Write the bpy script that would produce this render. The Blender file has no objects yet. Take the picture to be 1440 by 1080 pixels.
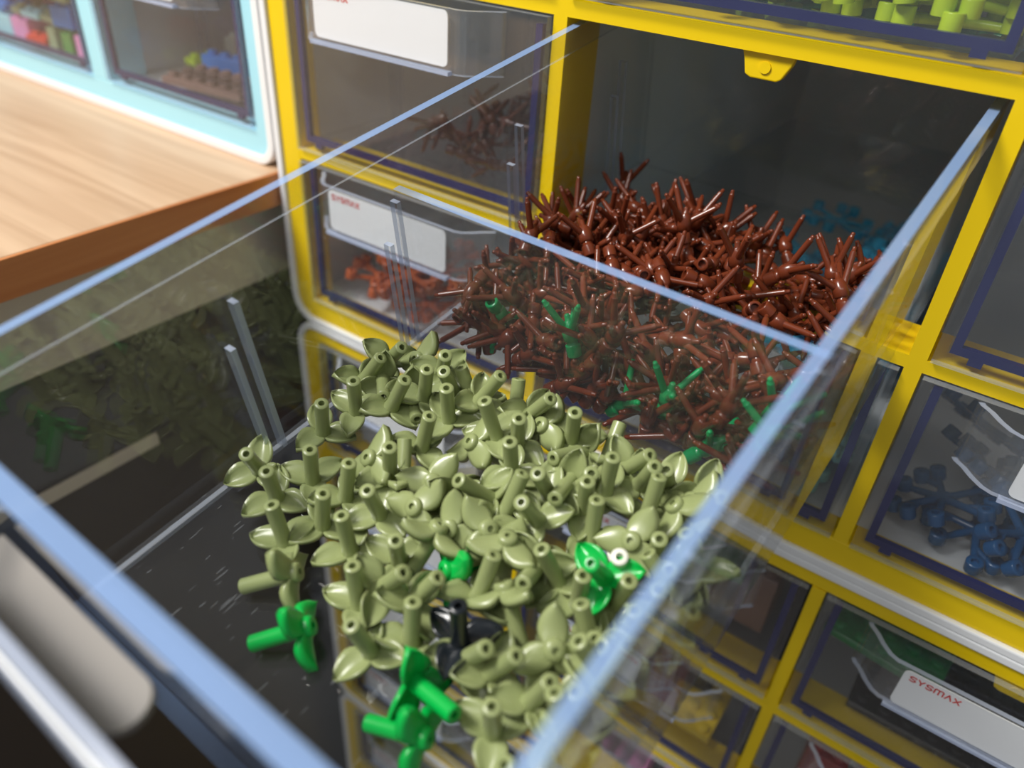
import bpy, bmesh, math, random
import numpy as np
from mathutils import Matrix, Vector

# ------------------------------------------------------------------ camera, world, lamps, exposure
U = 0.112                                   # one cabinet cell is 112 mm wide; all lengths below are in cells
scene = bpy.context.scene
C = scene.collection
F_PX = 1085.83
CAM = np.array([1.0815, -1.7869, 0.3353])
_pi, _ya, _ro = (math.radians(a) for a in (34.735, -33.165, 4.0816))
FW = np.array([math.sin(_ya) * math.cos(_pi), math.cos(_ya) * math.cos(_pi), -math.sin(_pi)])
_r = np.array([math.cos(_ya), -math.sin(_ya), 0.0])
_u = np.cross(_r, FW)
RT = _r * math.cos(_ro) + _u * math.sin(_ro)
UP = -_r * math.sin(_ro) + _u * math.cos(_ro)
cd = bpy.data.cameras.new('camera')
cam = bpy.data.objects.new('camera', cd)
C.objects.link(cam)
cd.sensor_width = 36.0
cd.lens = F_PX / 1440 * 36.0
cd.clip_start = 0.002
cd.clip_end = 30
cd.dof.use_dof = True
cd.dof.focus_distance = 0.190
cd.dof.aperture_fstop = 10.0
mw = Matrix.Identity(4)
for i in range(3):
    mw[i][0], mw[i][1], mw[i][2], mw[i][3] = RT[i], UP[i], -FW[i], CAM[i] * U
cam.matrix_world = mw
scene.camera = cam

scene.view_settings.view_transform = 'Standard'
scene.view_settings.look = 'None'
scene.view_settings.exposure = 0.0
scene.view_settings.gamma = 1.0
scene.view_settings.use_curve_mapping = False
scene.cycles.transparent_max_bounces = 64
scene.cycles.max_bounces = 10
scene.cycles.use_denoising = True

world = bpy.data.worlds.new('room_light')
scene.world = world
world.use_nodes = True
world.node_tree.nodes['Background'].inputs[0].default_value = (0.92, 0.96, 1.0, 1)
world.node_tree.nodes['Background'].inputs[1].default_value = 0.25


def lamp(name, loc, target, size, power, col=(1, .97, .92)):
    d = bpy.data.lights.new(name, 'AREA')
    d.shape = 'RECTANGLE'
    d.size, d.size_y = size
    d.energy = power
    d.color = col
    o = bpy.data.objects.new(name, d)
    C.objects.link(o)
    o.location = loc
    o.rotation_euler = (Vector(target) - Vector(loc)).to_track_quat('-Z', 'Y').to_euler()
    return o


lamp('ceiling_lamp', (-0.38, -0.50, 0.74), (0.0, -0.06, -0.03), (0.32, 0.16), 13.5)
lamp('ceiling_lamp', (0.0, -1.5, 1.6), (0.0, -0.1, 0), (1.1, 0.26), 9)

rng = random.Random(7)


# ------------------------------------------------------------------ helpers
def tag(o, label=None, cat=None, group=None, kind=None):
    if label: o['label'] = label
    if cat: o['category'] = cat
    if group: o['group'] = group
    if kind: o['kind'] = kind
    return o


def link(name, data, parent=None, loc=None):
    o = bpy.data.objects.new(name, data)
    C.objects.link(o)
    if parent is not None: o.parent = parent
    if loc is not None: o.location = [c * U for c in loc]
    return o


def empty(name, loc=(0, 0, 0), label=None, cat=None, group=None):
    o = link(name, None, None, loc)
    o.empty_display_size = 0.01
    return tag(o, label, cat, group)


class MB:
    """collects faces (in cells); build() links them as one mesh object (in metres)"""
    def __init__(s): s.v, s.f, s.m, s.sm = [], [], [], []

    def add(s, vs, fs, mi=0, smooth=False):
        b = len(s.v)
        s.v += [tuple(map(float, v)) for v in vs]
        for k, f in enumerate(fs):
            s.f.append([b + i for i in f])
            s.m.append(mi[k] if isinstance(mi, (list, tuple)) else mi)
            s.sm.append(smooth)
        return s

    def box(s, x0, x1, y0, y1, z0, z1, mi=0, edges=()):
        """edges: letters among t b l r f k (top bottom left right front back) that take material 1"""
        vs = [(x, y, z) for z in (z0, z1) for y in (y0, y1) for x in (x0, x1)]
        fs = [(0, 2, 3, 1), (4, 5, 7, 6), (0, 1, 5, 4), (2, 6, 7, 3), (0, 4, 6, 2), (1, 3, 7, 5)]
        names = 'btfklr'
        return s.add(vs, fs, [1 if n in edges else mi for n in names])

    def tube(s, p0, p1, r0, r1=None, n=10, caps=True, smooth=True, mi=0):
        r1 = r0 if r1 is None else r1
        p0, p1 = Vector(p0), Vector(p1)
        q = (p1 - p0).to_track_quat('Z', 'X')
        vs = []
        for p, r in ((p0, r0), (p1, r1)):
            for k in range(n):
                a = 2 * math.pi * k / n
                vs.append(p + q @ Vector((r * math.cos(a), r * math.sin(a), 0)))
        s.add(vs, [(k, (k + 1) % n, n + (k + 1) % n, n + k) for k in range(n)], mi, smooth)
        if caps:
            s.add(vs, [list(range(n))[::-1], list(range(n, 2 * n))], mi, False)
        return s

    def lathe(s, prof, n=14, smooth=True, mi=0, axis=None, origin=(0, 0, 0)):
        """prof: list of (radius, z); flat shading is kept between doubled profile points"""
        q = Vector(axis).to_track_quat('Z', 'X') if axis else None
        o = Vector(origin)
        vs = []
        for r, z in prof:
            for k in range(n):
                a = 2 * math.pi * k / n
                v = Vector((r * math.cos(a), r * math.sin(a), z))
                vs.append(o + (q @ v if q else v))
        fs = []
        for i in range(len(prof) - 1):
            if prof[i] == prof[i + 1]: continue
            for k in range(n):
                fs.append((i * n + k, i * n + (k + 1) % n, (i + 1) * n + (k + 1) % n, (i + 1) * n + k))
        return s.add(vs, fs, mi, smooth)

    def ring(s, outer, inner, y0, y1, mi=0):
        """a frame between two loops of equally many (x,z) points, from y0 (front) to y1"""
        n = len(outer)
        vs = [(x, y, z) for y in (y0, y1) for lp in (outer, inner) for x, z in lp]
        fs = []
        for k in range(n):
            j = (k + 1) % n
            fs += [(k, j, n + j, n + k), (2 * n + k, 3 * n + k, 3 * n + j, 2 * n + j),
                   (k, 2 * n + k, 2 * n + j, j), (n + k, n + j, 3 * n + j, 3 * n + k)]
        return s.add(vs, fs, mi)

    def mesh(s, name, mats):
        me = bpy.data.meshes.new(name)
        me.from_pydata([(x * U, y * U, z * U) for x, y, z in s.v], [], s.f)
        for m in (mats if isinstance(mats, (list, tuple)) else [mats]): me.materials.append(m)
        me.polygons.foreach_set('material_index', s.m)
        me.polygons.foreach_set('use_smooth', s.sm)
        bm = bmesh.new()
        bm.from_mesh(me)
        bmesh.ops.dissolve_degenerate(bm, dist=1e-7, edges=bm.edges)
        bmesh.ops.recalc_face_normals(bm, faces=bm.faces)
        bm.to_mesh(me)
        bm.free()
        return me

    def build(s, name, mats, parent=None, loc=None, bevel=0):
        o = link(name, s.mesh(name, mats), parent, loc)
        if bevel:
            b = o.modifiers.new('bevel', 'BEVEL')
            b.width = bevel * U
            b.segments = 2
            b.limit_method = 'ANGLE'
        return o


# ------------------------------------------------------------------ materials
def new_mat(name):
    m = bpy.data.materials.new(name)
    m.use_nodes = True
    return m, m.node_tree.nodes, m.node_tree.links


def plastic(name, col, rough=.3, var=.06, bump=.0, sss=0.0, scale=60):
    m, N, L = new_mat(name)
    b = N['Principled BSDF']
    b.inputs['Roughness'].default_value = rough
    t = N.new('ShaderNodeTexNoise')
    t.inputs['Scale'].default_value = scale
    t.inputs['Detail'].default_value = 4
    g = N.new('ShaderNodeTexCoord')
    L.new(g.outputs['Object'], t.inputs['Vector'])
    r = N.new('ShaderNodeValToRGB')
    r.color_ramp.elements[0].color = (*[c * (1 - var) for c in col], 1)
    r.color_ramp.elements[1].color = (*[min(1, c * (1 + var)) for c in col], 1)
    L.new(t.outputs['Fac'], r.inputs['Fac'])
    L.new(r.outputs['Color'], b.inputs['Base Color'])
    if sss:
        b.inputs['Subsurface Weight'].default_value = sss
        b.inputs['Subsurface Radius'].default_value = (.002, .002, .0015)
    if bump:
        bp = N.new('ShaderNodeBump')
        bp.inputs['Strength'].default_value = bump
        bp.inputs['Distance'].default_value = .0004
        L.new(t.outputs['Fac'], bp.inputs['Height'])
        L.new(bp.outputs['Normal'], b.inputs['Normal'])
    return m


def srgb(r, g, b):
    return tuple(((c / 255) / 12.92 if c / 255 < .04045 else ((c / 255 + .055) / 1.055) ** 2.4) for c in (r, g, b))


def acrylic(name, tint=(.97, .975, .98), haze=.02, f0=.04, scratches=0.0, wavy=0.0, rough=.015):
    """clear plastic sheet: straight-through light, Schlick reflection, a trace of surface haze"""
    m, N, L = new_mat(name)
    N.remove(N['Principled BSDF'])
    out = N['Material Output']
    geo = N.new('ShaderNodeNewGeometry')
    dot = N.new('ShaderNodeVectorMath'); dot.operation = 'DOT_PRODUCT'
    L.new(geo.outputs['Incoming'], dot.inputs[0])
    L.new(geo.outputs['Normal'], dot.inputs[1])

    def mth(op, a, b=None):
        n = N.new('ShaderNodeMath'); n.operation = op
        for k, v in enumerate((a, b)):
            if v is None: continue
            if isinstance(v, (int, float)): n.inputs[k].default_value = v
            else: L.new(v, n.inputs[k])
        return n.outputs[0]
    c = mth('ABSOLUTE', dot.outputs['Value'])
    p5 = mth('POWER', mth('SUBTRACT', 1.0, c), 5.0)
    fres = mth('ADD', mth('MULTIPLY', p5, 1 - f0), f0)
    tr = N.new('ShaderNodeBsdfTransparent'); tr.inputs[0].default_value = (*tint, 1)
    gl = N.new('ShaderNodeBsdfGlossy'); gl.inputs['Roughness'].default_value = rough
    df = N.new('ShaderNodeBsdfDiffuse'); df.inputs[0].default_value = (.75, .78, .82, 1)
    co = N.new('ShaderNodeTexCoord')
    hz = N.new('ShaderNodeTexNoise')
    hz.inputs['Scale'].default_value = 35
    hz.inputs['Detail'].default_value = 6
    L.new(co.outputs['Object'], hz.inputs['Vector'])
    hfac = mth('MULTIPLY', hz.outputs['Fac'], haze * 2)
    if scratches:
        for k, (ang, sc) in enumerate(((.5, (1500, 160, 160)), (-.9, (1800, 200, 200)), (1.7, (1300, 140, 140)))):
            mp = N.new('ShaderNodeMapping')
            mp.inputs['Rotation'].default_value = (0, 0, ang)
            mp.inputs['Scale'].default_value = sc
            L.new(co.outputs['Object'], mp.inputs['Vector'])
            n2 = N.new('ShaderNodeTexNoise')
            n2.inputs['Scale'].default_value = 1.0
            n2.inputs['Detail'].default_value = 0
            L.new(mp.outputs['Vector'], n2.inputs['Vector'])
            s = mth('MULTIPLY', mth('GREATER_THAN', n2.outputs['Fac'], .835), scratches)
            hfac = mth('ADD', hfac, s)
    mx = N.new('ShaderNodeMixShader')
    L.new(hfac, mx.inputs[0]); L.new(tr.outputs[0], mx.inputs[1]); L.new(df.outputs[0], mx.inputs[2])
    mx2 = N.new('ShaderNodeMixShader')
    L.new(fres, mx2.inputs[0]); L.new(mx.outputs[0], mx2.inputs[1]); L.new(gl.outputs[0], mx2.inputs[2])
    if wavy:
        wn = N.new('ShaderNodeTexNoise'); wn.inputs['Scale'].default_value = 28; wn.inputs['Detail'].default_value = 1
        L.new(co.outputs['Object'], wn.inputs['Vector'])
        bp = N.new('ShaderNodeBump'); bp.inputs['Strength'].default_value = wavy; bp.inputs['Distance'].default_value = .001
        L.new(wn.outputs['Fac'], bp.inputs['Height'])
        L.new(bp.outputs['Normal'], gl.inputs['Normal'])
    L.new(mx2.outputs[0], out.inputs[0])
    return m


def edge_mat(name, col, clear=.35):
    """polished sheet edge: pale blue, partly see-through"""
    m, N, L = new_mat(name)
    b = N['Principled BSDF']
    b.inputs['Base Color'].default_value = (*col, 1)
    b.inputs['Roughness'].default_value = .12
    t = N.new('ShaderNodeBsdfTransparent'); t.inputs[0].default_value = (.85, .9, 1, 1)
    x = N.new('ShaderNodeMixShader'); x.inputs[0].default_value = clear
    L.new(b.outputs[0], x.inputs[1]); L.new(t.outputs[0], x.inputs[2])
    L.new(x.outputs[0], N['Material Output'].inputs[0])
    return m


def wood(name, c0, c1, grain_axis='X'):
    m, N, L = new_mat(name)
    b = N['Principled BSDF']
    b.inputs['Roughness'].default_value = .38
    co = N.new('ShaderNodeTexCoord')
    mp = N.new('ShaderNodeMapping')
    mp.inputs['Scale'].default_value = (7, 130, 130) if grain_axis == 'X' else (130, 7, 130)
    L.new(co.outputs['Object'], mp.inputs['Vector'])
    n1 = N.new('ShaderNodeTexNoise'); n1.inputs['Scale'].default_value = 1; n1.inputs['Detail'].default_value = 8
    n1.inputs['Distortion'].default_value = .8
    L.new(mp.outputs['Vector'], n1.inputs['Vector'])
    r = N.new('ShaderNodeValToRGB')
    r.color_ramp.elements[0].position = .32
    r.color_ramp.elements[1].position = .68
    r.color_ramp.elements[0].color = (*c0, 1)
    r.color_ramp.elements[1].color = (*c1, 1)
    L.new(n1.outputs['Fac'], r.inputs['Fac'])
    L.new(r.outputs['Color'], b.inputs['Base Color'])
    bp = N.new('ShaderNodeBump'); bp.inputs['Strength'].default_value = .15; bp.inputs['Distance'].default_value = .0003
    L.new(n1.outputs['Fac'], bp.inputs['Height']); L.new(bp.outputs['Normal'], b.inputs['Normal'])
    return m


M = dict(
    yellow=plastic('yellow_plastic', srgb(238, 203, 4), .33, .03, .05),
    white=plastic('white_plastic', srgb(236, 238, 240), .35, .02),
    inner=plastic('grey_white_plastic', srgb(226, 228, 228), .4, .04),
    sky=plastic('light_blue_plastic', srgb(168, 224, 240), .35, .02),
    navy=plastic('navy_seam', srgb(18, 28, 92), .3, .08),
    card=plastic('white_card', srgb(252, 253, 255), .5, .01),
    red_ink=plastic('red_ink', srgb(224, 52, 44), .6, .02),
    olive=plastic('olive_green_plastic', srgb(143, 153, 103), .30, .05, 0, .08),
    green=plastic('bright_green_plastic', srgb(6, 172, 70), .28, .05, 0, .08),
    black=plastic('black_plastic', srgb(22, 28, 34), .25, .1),
    bone=plastic('off_white_plastic', srgb(232, 230, 218), .3, .03),
    brown=plastic('reddish_brown_plastic', srgb(104, 47, 27), .22, .08),
    emerald=plastic('emerald_plastic', srgb(0, 150, 84), .22, .05),
    rust=plastic('rust_orange_plastic', srgb(196, 96, 50), .3, .05),
    lime=plastic('lime_plastic', srgb(178, 206, 40), .28, .05),
    dkgreen=plastic('dark_green_plastic', srgb(20, 132, 68), .3, .06),
    amber=plastic('amber_orange_plastic', srgb(250, 160, 16), .28, .04),
    dkblue=plastic('dark_blue_plastic', srgb(16, 74, 122), .22, .05),
    aqua=plastic('pale_aqua_plastic', srgb(138, 196, 200), .3, .05),
    teal=plastic('teal_blue_plastic', srgb(40, 190, 236), .28, .06),
    dkbrown=plastic('dark_brown_plastic', srgb(84, 52, 44), .3, .08),
    mauve=plastic('brown_grey_plastic', srgb(136, 108, 100), .35, .05),
    grey=plastic('grey_plastic', srgb(150, 152, 156), .35, .05),
    dkred=plastic('dark_red_plastic', srgb(150, 22, 30), .3, .05),
    red=plastic('red_plastic', srgb(222, 70, 48), .3, .04),
    blue=plastic('blue_plastic', srgb(40, 122, 206), .3, .04),
    pink=plastic('pink_plastic', srgb(240, 160, 214), .3, .04),
    magenta=plastic('magenta_plastic', srgb(206, 60, 130), .3, .04),
    violet=plastic('violet_plastic', srgb(92, 70, 168), .3, .04),
    grassg=plastic('grass_green_plastic', srgb(86, 156, 76), .3, .06),
    sand=plastic('sand_green_plastic', srgb(160, 178, 140), .3, .06),
    straw=plastic('yellow_toy_plastic', srgb(226, 196, 50), .3, .04),
    tan=plastic('tan_plastic', srgb(150, 122, 100), .35, .05),
    clear=acrylic('clear_acrylic', haze=.012, f0=.05),
    clear_front=acrylic('clear_front_acrylic', (.96, .965, .97), haze=.018, f0=.045, wavy=.12),
    clear_handle=acrylic('clear_handle_acrylic', (.96, .965, .97), haze=.05, f0=.06, wavy=.1),
    clear_floor=acrylic('scratched_clear_acrylic', haze=.010, scratches=.15),
    edge=edge_mat('pale_blue_edge', srgb(156, 188, 238), .45),
    edge_rib=edge_mat('silver_edge', srgb(206, 216, 238), .5),
    edge_dim=edge_mat('clear_edge', srgb(214, 220, 230), .72),
    desk=wood('oak_laminate', srgb(184, 150, 118), srgb(206, 174, 142)),
    desk_edge=wood('brown_edge_band', srgb(194, 120, 66), srgb(212, 142, 86), 'Y'),
    grey_pad=plastic('warm_grey_pad', srgb(128, 123, 118), .5, .04),
    beige=plastic('beige_panel', srgb(206, 196, 176), .5, .03),
    umber=plastic('dark_umber_panel', srgb(62, 54, 50), .5, .06),
    floor=plastic('dark_floor', srgb(104, 95, 90), .45, .1, 0, 0, 12),
    wallp=plastic('wall_paint', srgb(214, 210, 200), .7, .03, 0, 0, 8),
)

# ------------------------------------------------------------------ setting
FLOOR = -6.52
b = MB(); b.box(-9, 7, -8, 3.4, FLOOR - .3, FLOOR)
tag(b.build('floor', M['floor']), 'dark grey floor under the desk and cabinets', 'floor', kind='structure')
b = MB(); b.box(-9, 7, 3.1, 3.4, FLOOR, 9)
tag(b.build('wall_back', M['wallp']), 'pale painted wall behind the cabinets', 'wall', kind='structure')


# ------------------------------------------------------------------ cabinets
def rr(x0, x1, z0, z1, r, n=6):
    """rounded rectangle, counted so that loops of different radius match"""
    pts = []
    for cx, cz, a0 in ((x1 - r, z1 - r, 0), (x0 + r, z1 - r, 90), (x0 + r, z0 + r, 180), (x1 - r, z0 + r, 270)):
        for k in range(n + 1):
            a = math.radians(a0 + 90 * k / n)
            pts.append((cx + r * math.cos(a), cz + r * math.sin(a)))
    return pts


DEPTH = 2.35


def cabinet(name, label, xs, zs, out, mat, y0=0.0, bars_depth=.17, radius=.085, lip=.028, tabs=()):
    """xs: list of (left, right) of the columns, zs: list of (bottom, top) of the rows, out: outer edge of the coloured frame"""
    x0, x1, z0, z1 = out
    root = empty(name, (x0 - lip, y0, z0 - lip), label, 'cabinet')
    off = (-(x0 - lip), -y0, -(z0 - lip))
    mb = MB()
    mb.ring(rr(x0, x1, z0, z1, radius), rr(xs[0][0], xs[-1][1], zs[-1][0], zs[0][1], .001), y0, y0 + .10)
    mb.build('front_frame', mat, root, off, bevel=.006)
    for (a, b_) in zip(xs[:-1], xs[1:]):
        m = MB(); m.box(a[1], b_[0], y0, y0 + bars_depth, zs[-1][0], zs[0][1])
        m.build('frame_post', mat, root, off)
        m = MB(); m.box((a[1] + b_[0]) / 2 - .012, (a[1] + b_[0]) / 2 + .012, y0 + bars_depth, y0 + DEPTH - .031, zs[-1][0], z1 - .001)
        m.build('partition', M['inner'], root, off)
    for (a, b_) in zip(zs[:-1], zs[1:]):
        for (p, q) in xs:
            m = MB(); m.box(p, q, y0, y0 + bars_depth, b_[1], a[0])
            m.build('frame_bar', mat, root, off)
    m = MB()
    m.ring(rr(x0 - lip, x1 + lip, z0 - lip, z1 + lip, radius + lip), rr(x0, x1, z0, z1, radius), y0 - .012, y0 + DEPTH)
    m.build('shell', M['white'], root, off, bevel=.005)
    m = MB(); m.box(x0 - .001, x1 + .001, y0 + DEPTH - .03, y0 + DEPTH - .002, z0 - .001, z1 + .001)
    m.build('back_panel', M['inner'], root, off)
    m = MB(); m.box(x0 + .03, x1 - .03, y0 + .101, y0 + DEPTH - .031, z0 + .03, zs[-1][0] - .004)
    m.build('base_plate', M['white'], root, off)
    for (cx, cz) in tabs:
        m = MB()
        pts = [(-.062, .004), (.062, .004), (.056, -.02), (.04, -.05), (.03, -.056), (-.03, -.056), (-.044, -.05), (-.052, -.02)]
        n = len(pts)
        vs = [(cx + x, y, cz + z) for y in (y0 + .012, y0 + .034) for x, z in pts]
        m.add(vs, [list(range(n)), list(range(n, 2 * n))[::-1]] + [(k, (k + 1) % n, n + (k + 1) % n, n + k) for k in range(n)])
        m.lathe([(.0, .004), (.013, .004), (.013, .004), (.013, 0)], 14, True, 0, (0, -1, 0), (cx, y0 + .0125, cz - .03))
        m.build('stop_tab', mat, root, off, bevel=.003)
    return root


PW = .0397
COLS = [(-1.0397 + 1.0397 * k, -1.0397 + 1.0397 * k + 1.0) for k in range(3)]
ROWS1 = [(-.565 + .6039 * k, -.565 + .6039 * k + .564) for k in (2, 1, 0, -1)]          # rows of the upper yellow cabinet
ROWS1[2] = (-.572, 0.0)
ROWS2 = [(-1.9185 - .6035 * k, -1.3655 - .6035 * k) for k in range(4)]
ROWS3 = [(z0 - 2.558, z1 - 2.558) for z0, z1 in ROWS2]
OX0, OX1 = -1.131, 2.131
cabinet('drawer_cabinet', 'yellow framed cabinet whose middle drawer stands pulled out over the toy parts', COLS, ROWS1,
        (OX0, OX1, -1.253, 1.30), M['yellow'], tabs=[(.512, 0.0)])
cabinet('drawer_cabinet', 'yellow framed cabinet directly under the one with the pulled-out drawer', COLS, ROWS2,
        (OX0, OX1, -3.815, -1.309), M['yellow'], tabs=[((a + b_) / 2, ROWS2[0][1]) for a, b_ in COLS])
cabinet('drawer_cabinet', 'yellow framed cabinet at the bottom of the stack, standing on the floor', COLS, ROWS3,
        (OX0, OX1, FLOOR + .028, -3.871), M['yellow'])

SKX = [(-4.3 + 1.043 * k - .0, -4.3 + 1.043 * k + .919) for k in range(3)]
_sh = -1.294 - SKX[2][1]
SKX = [(a + _sh, b_ + _sh) for a, b_ in SKX]
DESK = -.69
SKZ = [(DESK + .124 + .66 * k, DESK + .124 + .66 * k + .56) for k in (1, 0)]
cabinet('drawer_cabinet', 'light blue framed cabinet with white rim standing on the wooden desk', SKX, SKZ,
        (SKX[0][0] - .067, SKX[2][1] + .067, DESK + .034, SKZ[0][1] + .067), M['sky'], y0=.02, lip=.034, radius=.06)

# ------------------------------------------------------------------ desk
root = empty('desk', (-1.18, -3.3, FLOOR), 'oak laminate desk with brown edge band, beside the yellow cabinets', 'desk')
off = (1.18, 3.3, -FLOOR)
b = MB(); b.box(-8, -1.185, -3.3, 2.6, DESK - .125, DESK)
b.build('desktop', M['desk'], root, off, bevel=.004)
b = MB(); b.box(-1.185, -1.172, -3.3, 2.6, DESK - .124, DESK - .001)
b.build('edge_band', M['desk_edge'], root, off, bevel=.003)
for y0, y1 in ((-3.2, -3.0), (2.3, 2.5)):
    for x0 in (-7.8, -1.5):
        b = MB(); b.box(x0, x0 + .2, y0, y1, FLOOR, DESK - .125); b.build('leg', M['umber'], root, off)
root = empty('desk_pedestal', (-1.3, -2.6, FLOOR), 'dark umber pedestal with beige upper panel standing under the desk', 'pedestal')
off = (1.3, 2.6, -FLOOR)
b = MB(); b.box(-4.2, -1.3, -2.7, 2.2, FLOOR, DESK - .46); b.build('body', M['umber'], root, off, bevel=.01)
b = MB(); b.box(-4.2, -1.285, -2.7, 2.2, DESK - .46, DESK - .13); b.build('upper_panel', M['beige'], root, off, bevel=.006)
b = MB(); b.box(-1.3, -1.285, -2.6, -.62, -1.64, -1.585); b.build('side_strip', M['beige'], root, off, bevel=.004)


# ------------------------------------------------------------------ drawers
def polyshell(mb, pts, t, z0, z1, mi=0, top=1):
    """thin wall following the plan polyline pts (x,y), thickness t, z0..z1; top faces take material top"""
    n = len(pts)
    nr = []
    for k in range(n):
        a = Vector(pts[max(0, k - 1)]); c = Vector(pts[min(n - 1, k + 1)])
        d = (c - a).normalized()
        nr.append((-d.y, d.x))
    vs = []
    for z in (z0, z1):
        for k in range(n): vs.append((pts[k][0], pts[k][1], z))
        for k in range(n): vs.append((pts[k][0] + nr[k][0] * t, pts[k][1] + nr[k][1] * t, z))
    fs, ms = [], []
    for k in range(n - 1):
        fs += [(k, k + 1, 2 * n + k + 1, 2 * n + k), (n + k, 3 * n + k, 3 * n + k + 1, n + k + 1),
               (2 * n + k, 2 * n + k + 1, 3 * n + k + 1, 3 * n + k), (k, n + k, n + k + 1, k + 1)]
        ms += [mi, mi, top, top]
    mb.add(vs, fs, ms, False)


HALF = [(.372, 0), (.366, -.012), (.345, -.03), (.325, -.055), (.300, -.078), (.275, -.088)]
PLAN = [(-x, y) for x, y in HALF] + HALF[::-1]


GLYPH = {   # strokes in a unit box
    'S': [[(1, .88), (.75, 1), (.25, 1), (0, .8), (.15, .58), (.85, .42), (1, .2), (.75, 0), (.25, 0), (0, .12)]],
    'Y': [[(0, 1), (.5, .45), (1, 1)], [(.5, .45), (.5, 0)]],
    'M': [[(0, 0), (0, .85), (.12, 1), (.38, 1), (.5, .85), (.5, 0)], [(.5, .85), (.62, 1), (.88, 1), (1, .85), (1, 0)]],
    'A': [[(0, 0), (.5, 1), (1, 0)]],
    'X': [[(0, 0), (1, 1)], [(0, 1), (1, 0)]]}


def text_mesh(body, h):
    """letters of flat strokes lying in the x-y plane, height h"""
    mb = MB()
    x = 0.0
    w = h * .11
    for ch in body:
        gw = h * (1.25 if ch == 'M' else .85)
        for st in GLYPH[ch]:
            P = [Vector((x + p[0] * gw, p[1] * h)) for p in st]
            for a, c in zip(P[:-1], P[1:]):
                d = (c - a).normalized()
                n = Vector((-d.y, d.x)) * w
                a, c = a - d * w * .8, c + d * w * .8
                q = [a + n, a - n, c - n, c + n]
                mb.add([(v.x, v.y, z) for z in (0, .0006) for v in q],
                       [(0, 1, 2, 3), (7, 6, 5, 4), (0, 4, 5, 1), (1, 5, 6, 2), (2, 6, 7, 3), (3, 7, 4, 0)])
        x += gw + h * .38
    return mb.mesh('lettering', [M['red_ink']])


TXT = text_mesh('SYSMAX', .0165)


def rounded_card(x0, x1, z0, z1, r, y0, y1):
    mb = MB()
    lp = rr(x0, x1, z0, z1, r, 4)
    n = len(lp)
    mb.add([(x, y, z) for y in (y0, y1) for x, z in lp],
           [list(range(n)), list(range(n, 2 * n))[::-1]] + [(k, (k + 1) % n, n + (k + 1) % n, n + k) for k in range(n)])
    return mb


_hm = MB()
polyshell(_hm, PLAN, .014, -.165, -.006)
_hm.box(-.262, .262, -.106, -.088, -.166, -.156, 1)
HANDLE = _hm.mesh('handle', [M['clear_handle'], M['edge_rib']])
COVER = rounded_card(-.262, .262, -.156, -.002, .012, -.099, -.0945).mesh('cover', [M['clear']])
CARD = rounded_card(-.25, .25, -.148, -.010, .016, -.0935, -.0900).mesh('label_card', [M['card']])


def handle(root, x, y, z):
    h = link('handle', HANDLE, root, (x, y, z))
    k = link('label_card', CARD, h); k['label'] = 'white label card with red lettering'
    link('clear_cover', COVER, h)
    t = link('lettering', TXT, h, (-.232, -.0938, -.040))
    t.rotation_euler = (math.pi / 2, 0, 0)
    t['label'] = 'red printed lettering'


def closed_drawer_meshes(w, h, depth=2.1):
    g = .007
    f = MB(); f.box(-w / 2 + g, w / 2 - g, -.018, .004, g, h - g, 0, 'tblr')
    s = MB()                                            # seam seen along the front: left, bottom, right
    i, t = .034, .020
    s.box(-w / 2 + i, -w / 2 + i + t, .005, .022, i, h - .03)
    s.box(w / 2 - i - t, w / 2 - i, .005, .022, i, h - .03)
    s.box(-w / 2 + i + t, w / 2 - i - t, .005, .022, i, i + t)
    for x in (-w / 2 + .075, w / 2 - .105): s.box(x, x + .03, .005, .022, i - .016, i)
    tr = MB()
    tw = .012
    X, zf, zt = w / 2 - .03, .034, h - .05
    tr.box(-X, X, .024, depth, zf - tw, zf)
    tr.box(-X, -X + tw, .024, depth, zf, zt, 0, 't')
    tr.box(X - tw, X, .024, depth, zf, zt, 0, 't')
    tr.box(-X + tw, X - tw, depth - tw, depth, zf, zt, 0, 't')
    for yy in (.42, .86, 1.3):
        for sx in (-1, 1):
            for o, hh in ((0, .30), (.036, .22)):
                x0, x1 = sorted((sx * (X - tw), sx * (X - tw - .018)))
                tr.box(x0, x1, yy + o, yy + o + .012, zf, zf + hh, 0, 'tlr')
    return (f.mesh('front_panel', [M['clear_front'], M['edge_dim']]), s.mesh('edge_seam', [M['navy']]),
            tr.mesh('tray', [M['clear'], M['edge_dim']]))


DM = {}
DRAWER_GROUP = None


def closed_drawer(x0, x1, z0, z1, label, y0=0.0, depth=2.1):
    key = (round(x1 - x0, 3), round(z1 - z0, 3))
    if key not in DM: DM[key] = closed_drawer_meshes(*key)
    cx = (x0 + x1) / 2
    r = empty('storage_drawer', (cx, y0, z0 + .001), label, 'drawer')
    for nme, me in zip(('front_panel', 'edge_seam', 'tray'), DM[key]): link(nme, me, r)
    handle(r, 0, -.018, z1 - z0 - .007)
    return (x0 + .045, x1 - .045, y0 + .05, y0 + 2.05, z0 + .036)


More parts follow.
